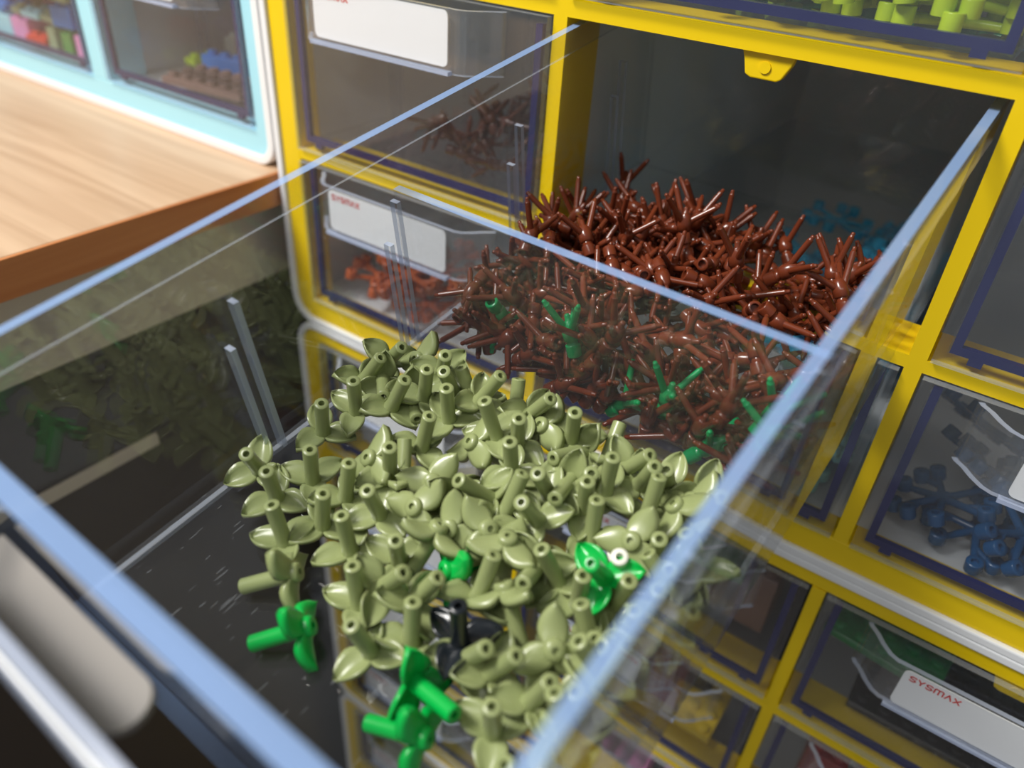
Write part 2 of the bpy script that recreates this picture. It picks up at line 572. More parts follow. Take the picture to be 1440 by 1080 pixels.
CELL = {}
for (c, r_, lab) in (
        (1, 1, 'clear drawer full of lime and green sprouts, directly above the pulled-out drawer opening'),
        (0, 2, 'clear drawer with dark brown twigs inside, beside the opening of the pulled-out drawer'),
        (0, 3, 'clear drawer with rust-orange coral pieces, lowest of its column in the upper yellow cabinet'),
        (1, 3, 'clear drawer with teal and pale aqua pieces, under the pulled-out drawer'),
        (2, 2, 'clear drawer holding amber-orange studs, in the column beside the pulled-out drawer'),
        (2, 3, 'clear drawer with dark blue branching pieces, below the amber-orange drawer'),
):
    CELL['u', c, r_] = closed_drawer(*COLS[c], *ROWS1[r_], lab)
for (c, r_, lab) in (
        (0, 0, 'clear drawer with white tiles, top of its column in the second yellow cabinet'),
        (1, 0, 'clear drawer with a brown-grey brick, below the white band under the aqua drawer'),
        (2, 0, 'clear drawer with a green plate over a black studded plate'),
        (0, 1, 'clear drawer with grey slabs, under the drawer of white tiles'),
        (1, 1, 'clear drawer with black and white bricks on a yellow plate'),
        (2, 1, 'clear drawer with dark red bricks, under the green plate drawer'),
        (0, 2, 'clear drawer with off-white slabs, third row of the second yellow cabinet'),
        (1, 2, 'clear drawer with pink bricks, third row of the second yellow cabinet'),
        (0, 3, 'clear drawer with pale grey bricks, lowest row of the second yellow cabinet'),
        (1, 3, 'clear drawer with green bricks, lowest row of the second yellow cabinet'),
):
    CELL['m', c, r_] = closed_drawer(*COLS[c], *ROWS2[r_], lab)
CELL['b', 0, 0] = closed_drawer(*COLS[0], *ROWS3[0], 'clear drawer with white tiles, top row of the lowest yellow cabinet')
CELL['b', 1, 0] = closed_drawer(*COLS[1], *ROWS3[0], 'clear drawer with grey bricks, top row of the lowest yellow cabinet')
closed_drawer(*COLS[0], *ROWS1[1], 'closed clear drawer directly above the dark brown twig drawer')
closed_drawer(*COLS[2], *ROWS1[1], 'closed clear drawer directly above the amber-orange drawer')
closed_drawer(*SKX[1], *SKZ[0], 'closed clear drawer above the crammed drawer of the light blue cabinet', y0=.02)
closed_drawer(*SKX[2], *SKZ[0], 'closed clear drawer above the long-brick drawer of the light blue cabinet', y0=.02)
CELL['s', 1] = closed_drawer(*SKX[1], *SKZ[1], 'clear drawer crammed with many-coloured bricks in the light blue cabinet', y0=.02)
CELL['s', 2] = closed_drawer(*SKX[2], *SKZ[1], 'clear drawer with a few long bricks in the light blue cabinet, beside the yellow cabinet', y0=.02)

# ---- the pulled-out drawer: its own tilted frame
_a, _b, _c = (math.radians(v) for v in (9.9265, -1.9039, 1.1077))
DR = (Matrix.Rotation(_b, 3, 'Z') @ Matrix.Rotation(_a, 3, 'X') @ Matrix.Rotation(_c, 3, 'Y'))
DRn = np.array(DR)
DO = np.array([.4956, 0, -.0252])
YF, YD, ZD, YB = -1.600, -.6853, -.128, .40
ZB = -.553                                            # underside of the tray
ZF = ZB + .014                                        # top of the tray floor
XW, TW = .485, .020
drawer = empty('storage_drawer', DO, 'clear drawer pulled out and tilted, divided between olive leaf parts and brown twigs', 'drawer')
drawer.rotation_euler = DR.to_euler()
b = MB(); b.box(-XW, XW, YF + .016, YB, ZB, ZF); b.build('tray_floor', [M['clear_floor']], drawer)
for s in (-1, 1):
    x0, x1 = sorted((s * XW, s * (XW - TW)))
    b = MB(); b.box(x0, x1, YF + .016, YB, ZF, 0, 0, 't')
    w = b.build('side_wall', [M['clear'], M['edge']], drawer)
    x0, x1 = sorted((s * XW, s * (XW + .006)))
    b = MB(); b.box(x0, x1, YF + .016, YB, -.07, -.001, 0, 'b'); b.build('rim_lip', [M['clear'], M['edge_dim']], w)
    x0, x1 = sorted((s * (XW - TW), s * (XW - TW - .012)))
    b = MB(); b.box(x0, x1, YF + .018, YB - TW, ZF, ZF + .010, 0, 'tlr'); b.build('corner_fillet', [M['clear'], M['edge_dim']], w)
    for yy in (-1.120, -.702, -.272, .205):
        for o, zt in ((0, -.150), (-.036, -.236)):
            x0, x1 = sorted((s * (XW - TW), s * (XW - TW - .020)))
            b = MB(); b.box(x0, x1, yy + o - .006, yy + o + .006, ZF + .010, zt, 0, 'tlr')
            b.build('divider_rib', [M['clear'], M['edge_rib']], w)
b = MB(); b.box(-XW + TW, XW - TW, YB - TW, YB, ZF, 0, 0, 't'); b.build('rear_wall', [M['clear'], M['edge']], drawer)
b = MB(); b.box(-XW - .005, XW + .005, YF - .014, YF + .016, ZB - .006, .004, 0, 'tblr'); b.build('front_panel', [M['clear'], M['edge']], drawer, bevel=.003)
b = MB(); b.box(-XW + TW + .001, XW - TW - .001, YD - .010, YD + .010, ZF, ZD, 0, 't')
b.build('divider', [M['clear_front'], M['edge']], drawer)
handle(drawer, 0, YF - .014, .0)
b = MB()
_lp = [(-.29, -1.622), (-.29, -1.690)] + [(.04 + .034 * math.sin(a_), -1.656 - .034 * math.cos(a_)) for a_ in [math.pi * k / 12 for k in range(13)]]
_n = len(_lp)
b.add([(x, y, z) for z in (-.162, -.150) for x, y in _lp], [list(range(_n)), list(range(_n, 2 * _n))] + [(k, (k + 1) % _n, _n + (k + 1) % _n, _n + k) for k in range(_n)])
b.build('pocket_insert', M['grey_pad'], drawer)['label'] = 'grey round-ended strip in the handle pocket'


def dworld(p):
    return DRn @ np.asarray(p, float) + DO


def ray_local(u, v):
    d = FW + RT * (u - 720) / F_PX - UP * (v - 540) / F_PX
    return DRn.T @ (CAM - DO), DRn.T @ d


# ------------------------------------------------------------------ settling of loose pieces (capsules pushed apart, weak gravity)
def rodr(w):
    th = np.linalg.norm(w, axis=1)[:, None, None] + 1e-12
    k = w / th[:, :, 0]
    K = np.zeros((len(w), 3, 3))
    K[:, 0, 1], K[:, 0, 2], K[:, 1, 0] = -k[:, 2], k[:, 1], k[:, 2]
    K[:, 1, 2], K[:, 2, 0], K[:, 2, 1] = -k[:, 0], -k[:, 1], k[:, 0]
    return np.eye(3) + np.sin(th) * K + (1 - np.cos(th)) * (K @ K)


def settle(pos, rot, caps, lo, hi, iters=70, grav=.0035, fixed=None, tether=0.0, s2=.0022):
    A = np.array([c[0] for c in caps], float); B = np.array([c[1] for c in caps], float); R = np.array([c[2] for c in caps], float)
    n, k = len(pos), len(caps)
    pos = pos.copy(); home = pos.copy()
    mob = np.ones(n) if fixed is None else np.where(fixed, 0.0, 1.0)
    brad = max(max(np.linalg.norm(a), np.linalg.norm(b)) + r for a, b, r in caps)
    for it in range(iters):
        g = grav * max(0.0, 1 - it / (iters * .75))
        pos[:, 2] -= g * mob
        if tether: pos += (home - pos) * tether * mob[:, None]
        a = pos[:, None, :] + np.einsum('nij,kj->nki', rot, A)
        b = pos[:, None, :] + np.einsum('nij,kj->nki', rot, B)
        D = np.linalg.norm(pos[:, None] - pos[None], axis=2)
        I, J = np.where(np.triu(D < 2 * brad, 1))
        dp = np.zeros((n, 3)); dw = np.zeros((n, 3)); cnt = np.zeros(n)
        if len(I):
            ii = np.repeat(I, k * k); jj = np.repeat(J, k * k)
            ca = np.tile(np.repeat(np.arange(k), k), len(I)); cb = np.tile(np.tile(np.arange(k), k), len(I))
            p1, q1, p2, q2 = a[ii, ca], b[ii, ca], a[jj, cb], b[jj, cb]
            d1, d2, r = q1 - p1, q2 - p2, p1 - p2
            aa = (d1 * d1).sum(1) + 1e-12; ee = (d2 * d2).sum(1) + 1e-12
            f = (d2 * r).sum(1); c = (d1 * r).sum(1); bb = (d1 * d2).sum(1)
            den = aa * ee - bb * bb
            s = np.clip(np.where(den > 1e-14, (bb * f - c * ee) / np.maximum(den, 1e-14), 0.5), 0, 1)
            t = (bb * s + f) / ee
            s = np.where(t < 0, np.clip(-c / aa, 0, 1), np.where(t > 1, np.clip((bb - c) / aa, 0, 1), s))
            t = np.clip(t, 0, 1)
            x1 = p1 + d1 * s[:, None]; x2 = p2 + d2 * t[:, None]
            v = x1 - x2; dist = np.linalg.norm(v, axis=1)
            pen = R[ca] + R[cb] - dist
            h = pen > 0
            ii, jj, v, dist, pen, x1, x2 = ii[h], jj[h], v[h], dist[h], pen[h], x1[h], x2[h]
            if len(ii):
                nn = np.where(dist[:, None] > 1e-6, v / np.maximum(dist, 1e-6)[:, None], np.array([0, 0, 1.0]))
                r1, r2 = x1 - pos[ii], x2 - pos[jj]
                c1, c2 = np.cross(r1, nn), np.cross(r2, nn)
                w1 = mob[ii] * (1 + (c1 * c1).sum(1) / s2); w2 = mob[jj] * (1 + (c2 * c2).sum(1) / s2)
                lam = pen / np.maximum(w1 + w2, 1e-9)
                np.add.at(dp, ii, nn * lam[:, None]); np.add.at(dp, jj, -nn * lam[:, None])
                np.add.at(dw, ii, c1 * (lam / s2)[:, None]); np.add.at(dw, jj, -c2 * (lam / s2)[:, None])
                np.add.at(cnt, ii, 1); np.add.at(cnt, jj, 1)
        for P in (a, b):                                    # box walls
            for ax in range(3):
                for sgn, lim in ((1, lo[ax]), (-1, hi[ax])):
                    pen = (lim + R[None]) - P[:, :, ax] if sgn > 0 else P[:, :, ax] - (lim - R[None])
                    bi, ki = np.where(pen > 0)
                    if not len(bi): continue
                    nn = np.zeros((len(bi), 3)); nn[:, ax] = sgn
                    rr_ = P[bi, ki] - pos[bi]
                    cc = np.cross(rr_, nn)
                    lam = pen[bi, ki] / (1 + (cc * cc).sum(1) / s2)
                    np.add.at(dp, bi, nn * lam[:, None]); np.add.at(dw, bi, cc * (lam / s2)[:, None]); np.add.at(cnt, bi, 1)
        sc = (1.6 / np.maximum(cnt, 1.6) ** .62)[:, None] * mob[:, None]
        dp = np.clip(dp * sc, -.02, .02); dw = np.clip(dw * sc, -.25, .25)
        pos += dp
        rot = rodr(dw) @ rot
    # last: nothing below the floor
    a = pos[:, None, :] + np.einsum('nij,kj->nki', rot, A); b = pos[:, None, :] + np.einsum('nij,kj->nki', rot, B)
    low = np.minimum(a[:, :, 2], b[:, :, 2]) - R[None]
    pos[:, 2] += np.maximum(0, lo[2] - low.min(1))
    return pos, rot


def rand_rot(r):
    q = np.array([r.gauss(0, 1) for _ in range(4)]); q /= np.linalg.norm(q)
    w, x, y, z = q
    return np.array([[1 - 2 * (y * y + z * z), 2 * (x * y - z * w), 2 * (x * z + y * w)],
                     [2 * (x * y + z * w), 1 - 2 * (x * x + z * z), 2 * (y * z - x * w)],
                     [2 * (x * z - y * w), 2 * (y * z + x * w), 1 - 2 * (x * x + y * y)]])


def set_pose(o, p, R):
    m = Matrix.Identity(4)
    for i in range(3):
        for j in range(3): m[i][j] = float(R[i][j])
        m[i][3] = float(p[i]) * U
    o.matrix_world = m


def place_parts(name, parts, pos, R, label, cat, group, mat):
    """parts: list of (name, mesh, rotation about z); every piece gets its own root and parts"""
    root = empty(name, (0, 0, 0), label, cat, group)
    set_pose(root, pos, R)
    for nme, me, rz in parts:
        o = link(nme, me, root)
        if rz: o.rotation_euler = (0, 0, rz)
        o.material_slots[0].link = 'OBJECT'
        o.material_slots[0].material = mat
    return root


# ---- leaf part: hollow stem and three leaves
def leaf_mesh():
    L, nl, nw = .068, 9, 7
    top, bot = [], []
    for i in range(nl):
        s = i / (nl - 1)
        w = 0.0262 * (math.sin(math.pi * min(1, .10 + .90 * s ** .85)) ** .72) if s < 1 else 0.0004
        w = max(w, .009 if s < .2 else .0006)
        x = .004 + L * s
        zc = .010 + .010 * math.sin(s * 2.2) - .020 * s * s + .014 * s ** 3
        for j in range(nw):
            t = -1 + 2 * j / (nw - 1)
            cup = .0075 * abs(t) ** 2.2 * min(1, s * 3)
            rim = .003 if abs(t) > .9 and s > .1 else 0
            groove = -.003 if abs(t) < .1 and .15 < s < .93 else 0
            top.append((x, t * w, zc + cup + rim + groove + .0045))
            bot.append((x, t * w * .97, zc + cup - .0035))
    vs = top + bot
    k = nl * nw
    fs = []
    for i in range(nl - 1):
        for j in range(nw - 1):
            q = (i * nw + j, (i + 1) * nw + j, (i + 1) * nw + j + 1, i * nw + j + 1)
            fs += [q, tuple(k + e for e in q[::-1])]
    for i in range(nl - 1):
        for j in (0, nw - 1):
            fs.append((i * nw + j, k + i * nw + j, k + (i + 1) * nw + j, (i + 1) * nw + j))
    for i in (0, nl - 1):
        for j in range(nw - 1):
            fs.append((i * nw + j, i * nw + j + 1, k + i * nw + j + 1, k + i * nw + j))
    return MB().add(vs, fs, 0, True).mesh('leaf', [M['olive']])


RS = .0146
_sm = MB()
_sm.lathe([(.0001, .006), (.006, .006), (.006, .006), (.006, -.001), (.006, -.001), (.016, -.001), (.018, .004), (.0185, .012),
           (.0165, .020), (RS, .030), (RS, .112), (RS, .112), (RS - .001, .1135), (.0066, .1135), (.0066, .1135), (.0066, .099), (.0066, .099), (.0001, .099)], 16)
STEM = _sm.mesh('stem', [M['olive']])
LEAF = leaf_mesh()
LEAF_PARTS = [('stem', STEM, 0)] + [('leaf', LEAF, 2 * math.pi * k / 3) for k in range(3)]
LEAF_CAPS = [((0, 0, .014), (0, 0, .099), .0146)] + [
    ((.028 * math.cos(2 * math.pi * k / 3), .028 * math.sin(2 * math.pi * k / 3), .013),
     (.054 * math.cos(2 * math.pi * k / 3), .054 * math.sin(2 * math.pi * k / 3), .012), .0095) for k in range(3)]
STEM_L = .113


def frame_from(axis, yaw):
    z = np.asarray(axis, float); z = z / np.linalg.norm(z)
    h = np.array([1.0, 0, 0]) if abs(z[0]) < .8 else np.array([0, 1.0, 0])
    x = np.cross(h, z); x /= np.linalg.norm(x)
    y = np.cross(z, x)
    x2 = x * math.cos(yaw) + y * math.sin(yaw)
    return np.stack([x2, np.cross(z, x2), z], axis=1)


def from_pixels(tip, base, h, up=True, yaw=0.0):
    """base pixel lies at height h over the tray floor; the stem's length fixes the depth of the tip"""
    o, d = ray_local(*base)
    P = o + d * ((ZF + h - o[2]) / d[2])
    o, e = ray_local(*tip)
    e = e / np.linalg.norm(e)
    oc = o - P
    bq = oc @ e
    disc = bq * bq - (oc @ oc - STEM_L ** 2)
    if disc <= 0: T = o + e * (-bq)
    else:
        c1, c2 = o + e * (-bq - math.sqrt(disc)), o + e * (-bq + math.sqrt(disc))
        T = c1 if (c1[2] > c2[2]) == up else c2
    if T[2] < ZF + .016: T[2] = ZF + .016
    ax = (T - P) / np.linalg.norm(T - P)
    if abs(ax[2]) < .45:                                   # lying: two leaves carry it, the third points up
        R0 = frame_from(ax, 0)
        yaw = math.atan2(R0[2, 1], R0[2, 0]) + (yaw - 1.05) * .3
    return P, frame_from(T - P, yaw)


def c6(x, y): return 320 + x * .4722, 440 + y * .4722
def c7(x, y): return 320 + x * .4444, 760 + y * .4444


# tip x, tip y, base x, base y, height of the base, True when the open end points up
L6 = [(485, 90, 470, 150, .05, 1), (612, 100, 635, 190, .07, 1), (380, 135, 395, 215, .03, 1), (588, 160, 590, 260, .06, 1),
      (670, 160, 672, 240, .06, 1), (655, 215, 660, 330, .06, 1), (452, 262, 465, 190, .05, 1), (510, 185, 482, 290, .06, 1),
      (515, 300, 540, 225, .05, 1), (370, 215, 385, 305, .03, 1), (265, 265, 285, 365, .02, 1), (803, 275, 805, 385, .07, 1),
      (805, 190, 740, 275, .07, 1), (980, 262, 890, 312, .06, 1), (856, 325, 858, 400, .06, 1), (1022, 305, 1022, 400, .05, 1),
      (615, 310, 575, 415, .04, 1), (845, 405, 850, 490, .06, 1), (960, 440, 1075, 395, .05, 1), (965, 455, 965, 550, .05, 1),
      (1120, 455, 1120, 550, .05, 1), (1240, 390, 1175, 475, .04, 1), (1285, 440, 1220, 520, .03, 1), (1320, 440, 1312, 520, .03, 1),
      (1253, 505, 1240, 625, .03, 1), (78, 380, 95, 470, .01, 1), (118, 455, 150, 560, .01, 1), (245, 400, 255, 510, .01, 1),
      (345, 450, 350, 565, .02, 1), (262, 540, 280, 645, .01, 1), (392, 540, 460, 610, .03, 1), (525, 410, 480, 495, .04, 1),
      (140, 580, 180, 700, .01, 1), (330, 620, 370, 725, .01, 1), (700, 490, 790, 555, .05, 1), (770, 580, 650, 545, .05, 1),
      (840, 490, 815, 625, .04, 1), (835, 565, 930, 625, .05, 1), (975, 590, 1025, 490, .06, 1), (1068, 510, 1060, 590, .04, 1),
      (1073, 560, 1080, 690, .02, 1), (1425, 570, 1395, 540, .03, 1), (1280, 660, 1270, 740, .01, 1), (510, 660, 515, 745, .02, 1),
      (90, 845, 215, 770, .045, 0), (375, 755, 395, 885, .01, 1), (565, 770, 440, 830, .04, 1), (630, 800, 540, 875, .04, 1),
      (540, 870, 545, 1005, .01, 1), (390, 910, 440, 1015, .01, 1), (795, 745, 740, 865, .03, 1), (835, 785, 840, 675, .10, 0),
      (950, 680, 990, 815, .02, 1), (865, 820, 935, 735, .05, 1), (1065, 790, 1040, 875, .02, 1), (1190, 770, 1160, 885, .01, 1),
      (600, 760, 640, 635, .09, 0), (850, 970, 820, 800, .09, 0), (1045, 905, 1085, 1055, .01, 1), (770, 1005, 690, 1035, .03, 1),
      (835, 1015, 770, 1075, .03, 1), (1385, 665, 1370, 560, .08, 0), (1150, 720, 1180, 775, .02, 1)]
L7 = [(1020, 455, 950, 520, .02, 1), (830, 525, 840, 615, .01, 1), (1180, 330, 1150, 400, .01, 1)]
# pieces lying face up: centre of the three leaves, stem pointing down and away
FACE = [c6(555, 135), c6(555, 580), c6(650, 640), c6(610, 505), c6(425, 430), c6(930, 330), c7(1040, 350), c6(780, 640), c6(1200, 680), c6(720, 380), c6(1330, 560)]
RIGHT = [(985, 745), (965, 800), (1000, 800), (940, 850), (975, 860), (905, 900), (930, 930), (880, 960), (855, 1010), (835, 1050), (1010, 760), (800, 930)]
pieces = []                                               # pos, rot, colour, label, group
OLV = ('olive green three-leaf sprig with hollow stem, loose in the pulled-out drawer', 'olive leaf sprigs in the front compartment')
r = random.Random(3)
for t in L6:
    P, R = from_pixels(c6(*t[0:2]), c6(*t[2:4]), t[4], bool(t[5]), r.uniform(0, 2.1)); pieces.append((P, R, 'olive', *OLV))
pieces[-1] = (*pieces[-1][:2], 'bone', 'off-white sprig whose ring-shaped stem end shows beside a green leaf', None)
for t in L7:
    P, R = from_pixels(c7(*t[0:2]), c7(*t[2:4]), t[4], bool(t[5]), r.uniform(0, 2.1)); pieces.append((P, R, 'olive', *OLV))
for (u, v) in FACE:
    o, d = ray_local(u, v); P = o + d * ((ZF + .09 - o[2]) / d[2])
    ax = np.array([r.uniform(-.5, .5), r.uniform(.1, .8), -.8]); pieces.append((P, frame_from(ax, r.uniform(0, 2.1)), 'olive', *OLV))
for (u, v) in RIGHT:
    o, d = ray_local(u, v); P = o + d * ((.43 - o[0]) / d[0]); P[0] = .40 + r.uniform(-.02, .02); P[2] = np.clip(P[2], ZF + .02, ZF + .05)
    pieces.append((P, frame_from((r.uniform(-.8, .3), r.uniform(-.5, .5), .8), r.uniform(0, 2.1)), 'olive', *OLV))
SPECIAL = [
    (*from_pixels(c7(100, 340), c7(270, 268), .045, False, .5), 'green', 'bright green sprig lying alone on the bare tray floor', None),
    (*from_pixels(c7(740, 545), c7(575, 432), .04, True, .2), 'green', 'bright green sprig with arched leaf, lying next to another green sprig', None),
    (*from_pixels(c7(485, 580), c7(640, 628), .04, False, 1.5), 'green', 'bright green sprig with spread leaves next to the clear right-hand heap edge', None),
    (*from_pixels(c7(770, 165), c7(680, 100), .05, False, 1.0), 'green', 'bright green sprig half buried beside the black sprig', None),
    (*from_pixels(c6(1060, 745), c6(1125, 790), .07, True, .3), 'green', 'bright green sprig with broad leaf beside the off-white ring-ended stem', None),
    (*from_pixels(c7(745, 245), c7(740, 335), .04, True, .35), 'black', 'black three-leaf sprig among the olive ones', None),
]
SPECIAL[2] = (*SPECIAL[2][:3], 'bright green sprig with widely spread leaves touching the arched green one', None)
pieces += SPECIAL
for k in range(5):                                       # pieces below the ones seen best
    x = r.uniform(-.3, .38); y = -1.18 + .43 * r.random() - .12 * x
    pieces.append((np.array([x, y, ZF + .02]), rand_rot(r), 'olive', *OLV))
pos = np.array([p[0] for p in pieces]); rot = np.array([p[1] for p in pieces])
pos[:, 0] = np.clip(pos[:, 0], -.44, .44); pos[:, 1] = np.clip(pos[:, 1], -1.55, -.72); pos[:, 2] = np.maximum(pos[:, 2], ZF + .004)
pos, rot = settle(pos, rot, LEAF_CAPS, (-XW + TW, YF + .02, ZF), (XW - TW, YD - .012, .2), iters=60, grav=.001, tether=.16, s2=.007)
for k, p in enumerate(pieces):
    lab, grp = p[3], p[4]
    if p[2] == 'olive':
        up = rot[k][2, 2]
        if pos[k][0] > .36: how = 'lying against the clear side wall'
        elif up > .75: how = 'standing on its leaves with the stem upright'
        elif up > .3: how = 'with its stem slanting up from the heap'
        elif up > -.35: how = 'lying on its side with the stem level'
        else: how = 'upside down with the leaves above the stem'
        lab = 'olive green three-leaf sprig ' + how
        grp = 'olive sprigs, each ' + how
    place_parts('leaf_sprig', LEAF_PARTS, dworld(pos[k]), DRn @ rot[k], lab, 'toy sprig', grp, M[p[2]])

# ---- twig part: socket, body and three thin branches
_tm = MB()
_tm.lathe([(.0001, .012), (.010, .012), (.010, .012), (.010, 0), (.010, 0), (.0155, 0), (.0165, .002), (.0165, .026), (.0165, .026), (.0125, .028),
           (.0125, .036), (.0125, .036), (.0175, .038), (.0185, .055), (.016, .072), (.010, .080), (.010, .080), (.0065, .082), (.0065, .094), (.004, .097), (.0001, .097)], 14)
SOCKET = _tm.mesh('socket', [M['brown']])


def branch_mesh(tilt, length):
    m = MB()
    d = Vector((math.sin(tilt), 0, math.cos(tilt)))
    p = Vector((.006, 0, .058))
    m.lathe([(.0095, 0), (.0078, .02), (.0072, length - .012), (.0072, length - .012), (.0052, length - .010), (.0052, length - .003), (.0040, length), (.0001, length)], 8, True, 0, d, p)
    return m.mesh('branch', [M['brown']])


BR = [branch_mesh(.72, .100), branch_mesh(1.0, .088), branch_mesh(.45, .095)]
TWIG_PARTS = [('socket', SOCKET, 0)] + [('branch', BR[k], 2 * math.pi * k / 3 + .3 * k) for k in range(3)]
TWIG_CAPS = [((0, 0, .014), (0, 0, .082), .0145)]
for k, (tl, ln) in enumerate(((.72, .100), (1.0, .088), (.45, .095))):
    a = 2 * math.pi * k / 3 + .3 * k
    d = np.array([math.sin(tl) * math.cos(a), math.sin(tl) * math.sin(a), math.cos(tl)])
    TWIG_CAPS.append((tuple(np.array([0, 0, .058]) + d * .03), tuple(np.array([0, 0, .058]) + d * (ln - .006)), .0070))
BRN = ('reddish brown branching twig part heaped behind the clear divider', 'brown twigs in the rear compartment')
r = random.Random(11)
pos, rot, col = [], [], []
GREENS = [((803, 445), (-.25, .1, .9)), ((868, 588), (.6, -.1, .5)), ((985, 592), (.9, 0, .1)), ((682, 380), (0, .2, -.9)), ((1152, 428), (.8, .2, .2)), ((1180, 468), (.6, -.2, .1)), ((938, 535), (.3, 0, .9))]
for (u, v), ax in GREENS:
    o, d = ray_local(u, v); P = o + d * ((YD + .06 - o[1]) / d[1])
    P[0] = np.clip(P[0], -.42, .42); P[2] = np.clip(P[2], ZF + .03, ZF + .22)
    pos.append(P); rot.append(frame_from(ax, r.uniform(0, 2))); col.append('emerald')


def pile_height(x, y):
    e = .30 * max(0.0, 1 - max(0, (y + .30) / .52) ** 1.6) * (1 - .10 * ((x - .05) / .45) ** 2)
    f = min(1, .80 + (y - YD) / .35)
    return max(0, e * f)


while len(pos) < 244:
    x, y = r.uniform(-.42, .42), r.uniform(YD + .04, .22)
    h = pile_height(x, y)
    if h < .03 or r.random() > h / .2: continue
    pos.append(np.array([x, y, ZF + r.uniform(.02, h)])); rot.append(rand_rot(r)); col.append('brown')
for k in range(22):
    pos.append(np.array([r.uniform(-.15, .42), YD + r.uniform(.03, .11), ZF + r.uniform(.02, .05)])); rot.append(frame_from((r.gauss(0, 1), r.gauss(0, .3), r.gauss(0, .5)), r.uniform(0, 2))); col.append('brown')
pos, rot = np.array(pos), np.array(rot)
fx = np.array([c == 'emerald' for c in col])
pos, rot = settle(pos, rot, TWIG_CAPS, (-XW + TW + .002, YD + .012, ZF), (XW - TW - .002, YB - TW - .002, .4), iters=90, grav=.0038, fixed=None)
for k in range(len(pos)):
    if col[k] == 'emerald':
        place_parts('twig', TWIG_PARTS, dworld(pos[k]), DRn @ rot[k], 'emerald green branching twig part among the brown twigs', 'toy twig', 'green twigs in the rear compartment', M['emerald'])
    else:
        if pos[k][1] < YD + .13: how = 'pressed against the clear divider'
        elif pos[k][1] > .02: how = 'at the thin far side of the heap'
        elif pos[k][2] > ZF + .17: how = 'on top of the heap behind the divider'
        else: how = 'buried in the middle of the heap'
        place_parts('twig', TWIG_PARTS, dworld(pos[k]), DRn @ rot[k], 'reddish brown twig part ' + how, 'toy twig', 'brown twigs ' + how, M['brown'])


# ------------------------------------------------------------------ contents of the closed drawers
def coral_meshes():
    """flat fan of forking arms; every arm ends in a hollow stud"""
    m = MB()
    ends = []
    m.lathe([(.0001, .016), (.026, .016), (.026, .016), (.026, 0), (.0001, 0)], 12)
    for k, (a, L, f) in enumerate(((0, .125, 1), (.95, .11, 0), (1.9, .13, 1), (2.9, .115, 0), (3.9, .13, 1), (5.1, .12, 0))):
        d = Vector((math.cos(a), math.sin(a), 0))
        e = d * L
        m.tube(Vector((0, 0, .008)), e + Vector((0, 0, .008)), .012, .009, 7)
        ends.append((e.x, e.y))
        if f:
            d2 = Vector((math.cos(a + .75), math.sin(a + .75), 0))
            e2 = d * L * .5 + d2 * L * .5
            m.tube(d * L * .5 + Vector((0, 0, .008)), e2 + Vector((0, 0, .008)), .010, .008, 7)
            ends.append((e2.x, e2.y))
    s = MB()
    s.lathe([(.0001, .022), (.010, .022), (.010, .022), (.010, .034), (.010, .034), (.0205, .034), (.0215, .032), (.0215, 0), (.0215, 0), (.0001, 0)], 12)
    return m.mesh('fan', [M['rust']]), s.mesh('stud', [M['rust']]), ends


FAN, STUD, ENDS = coral_meshes()
CORAL_CAPS = [((0, 0, .012), (x * 1.0, y * 1.0, .014), .018) for x, y in ENDS]


def coral(pos, R, label, cat, group, mat):
    root = empty('coral_branch', (0, 0, 0), label, cat, group)
    set_pose(root, pos, R)
    for nme, me, xy in [('fan', FAN, (0, 0))] + [('stud', STUD, e) for e in ENDS]:
        o = link(nme, me, root, (*xy, 0))
        o.material_slots[0].link = 'OBJECT'; o.material_slots[0].material = mat


def coral_heap(cell, spots, label, cat, group, mat, seed, y1=None, tilt=.5):
    """spots: (x fraction, y, layer)"""
    r = random.Random(seed)
    x0, x1, ya, yb, zf = cell
    P = np.array([[x0 + (x1 - x0) * s[0], ya + s[1], zf + .03 + s[2]] for s in spots])
    R = np.array([frame_from((r.gauss(0, tilt), r.gauss(0, tilt), 1), r.uniform(0, 6)) for _ in spots])
    P, R = settle(P, R, CORAL_CAPS, (x0, ya, zf), (x1, yb, zf + .42), iters=45, grav=.003, s2=.006)
    for k in range(len(P)):
        coral(P[k], R[k], label, cat, group, mat[k % len(mat)] if isinstance(mat, list) else mat)


def grid_spots(n, seed, xr=(.1, .9), yr=(.05, .8), h=.25):
    r = random.Random(seed)
    return [(r.uniform(*xr), r.uniform(*yr), r.uniform(0, h)) for _ in range(n)]


coral_heap(CELL['u', 0, 3], [(.14, .14, 0), (.24, .2, .06), (.32, .14, .1), (.38, .25, .12), (.28, .36, .1), (.14, .3, .06), (.42, .14, .02)], 'rust-orange coral branch with ring-ended arms in the lowest drawer beside the desk', 'toy branch', 'rust-orange corals', M['rust'], 2)
coral_heap(CELL['u', 2, 3], [(.26, .14, .03), (.34, .10, .1), (.20, .3, .16), (.45, .22, .08), (.12, .16, .1), (.62, .16, .04), (.40, .42, .12), (.15, .4, .2), (.75, .2, .02)], 'dark blue branching part with hollow studs inside its clear drawer', 'toy branch', 'dark blue branches', M['dkblue'], 5)
coral_heap(CELL['u', 1, 3], grid_spots(14, 8, (.62, .97), (.04, .4), .32), 'pale aqua branching part behind the clear drawer front under the twig heap', 'toy branch', 'pale aqua branches', M['aqua'], 8)
coral_heap(CELL['u', 1, 3], grid_spots(26, 9, (.45, .97), (.75, 1.7), .42), 'teal blue branching part deep in the drawer under the pulled-out one', 'toy branch', 'teal blue branches', M['teal'], 9)
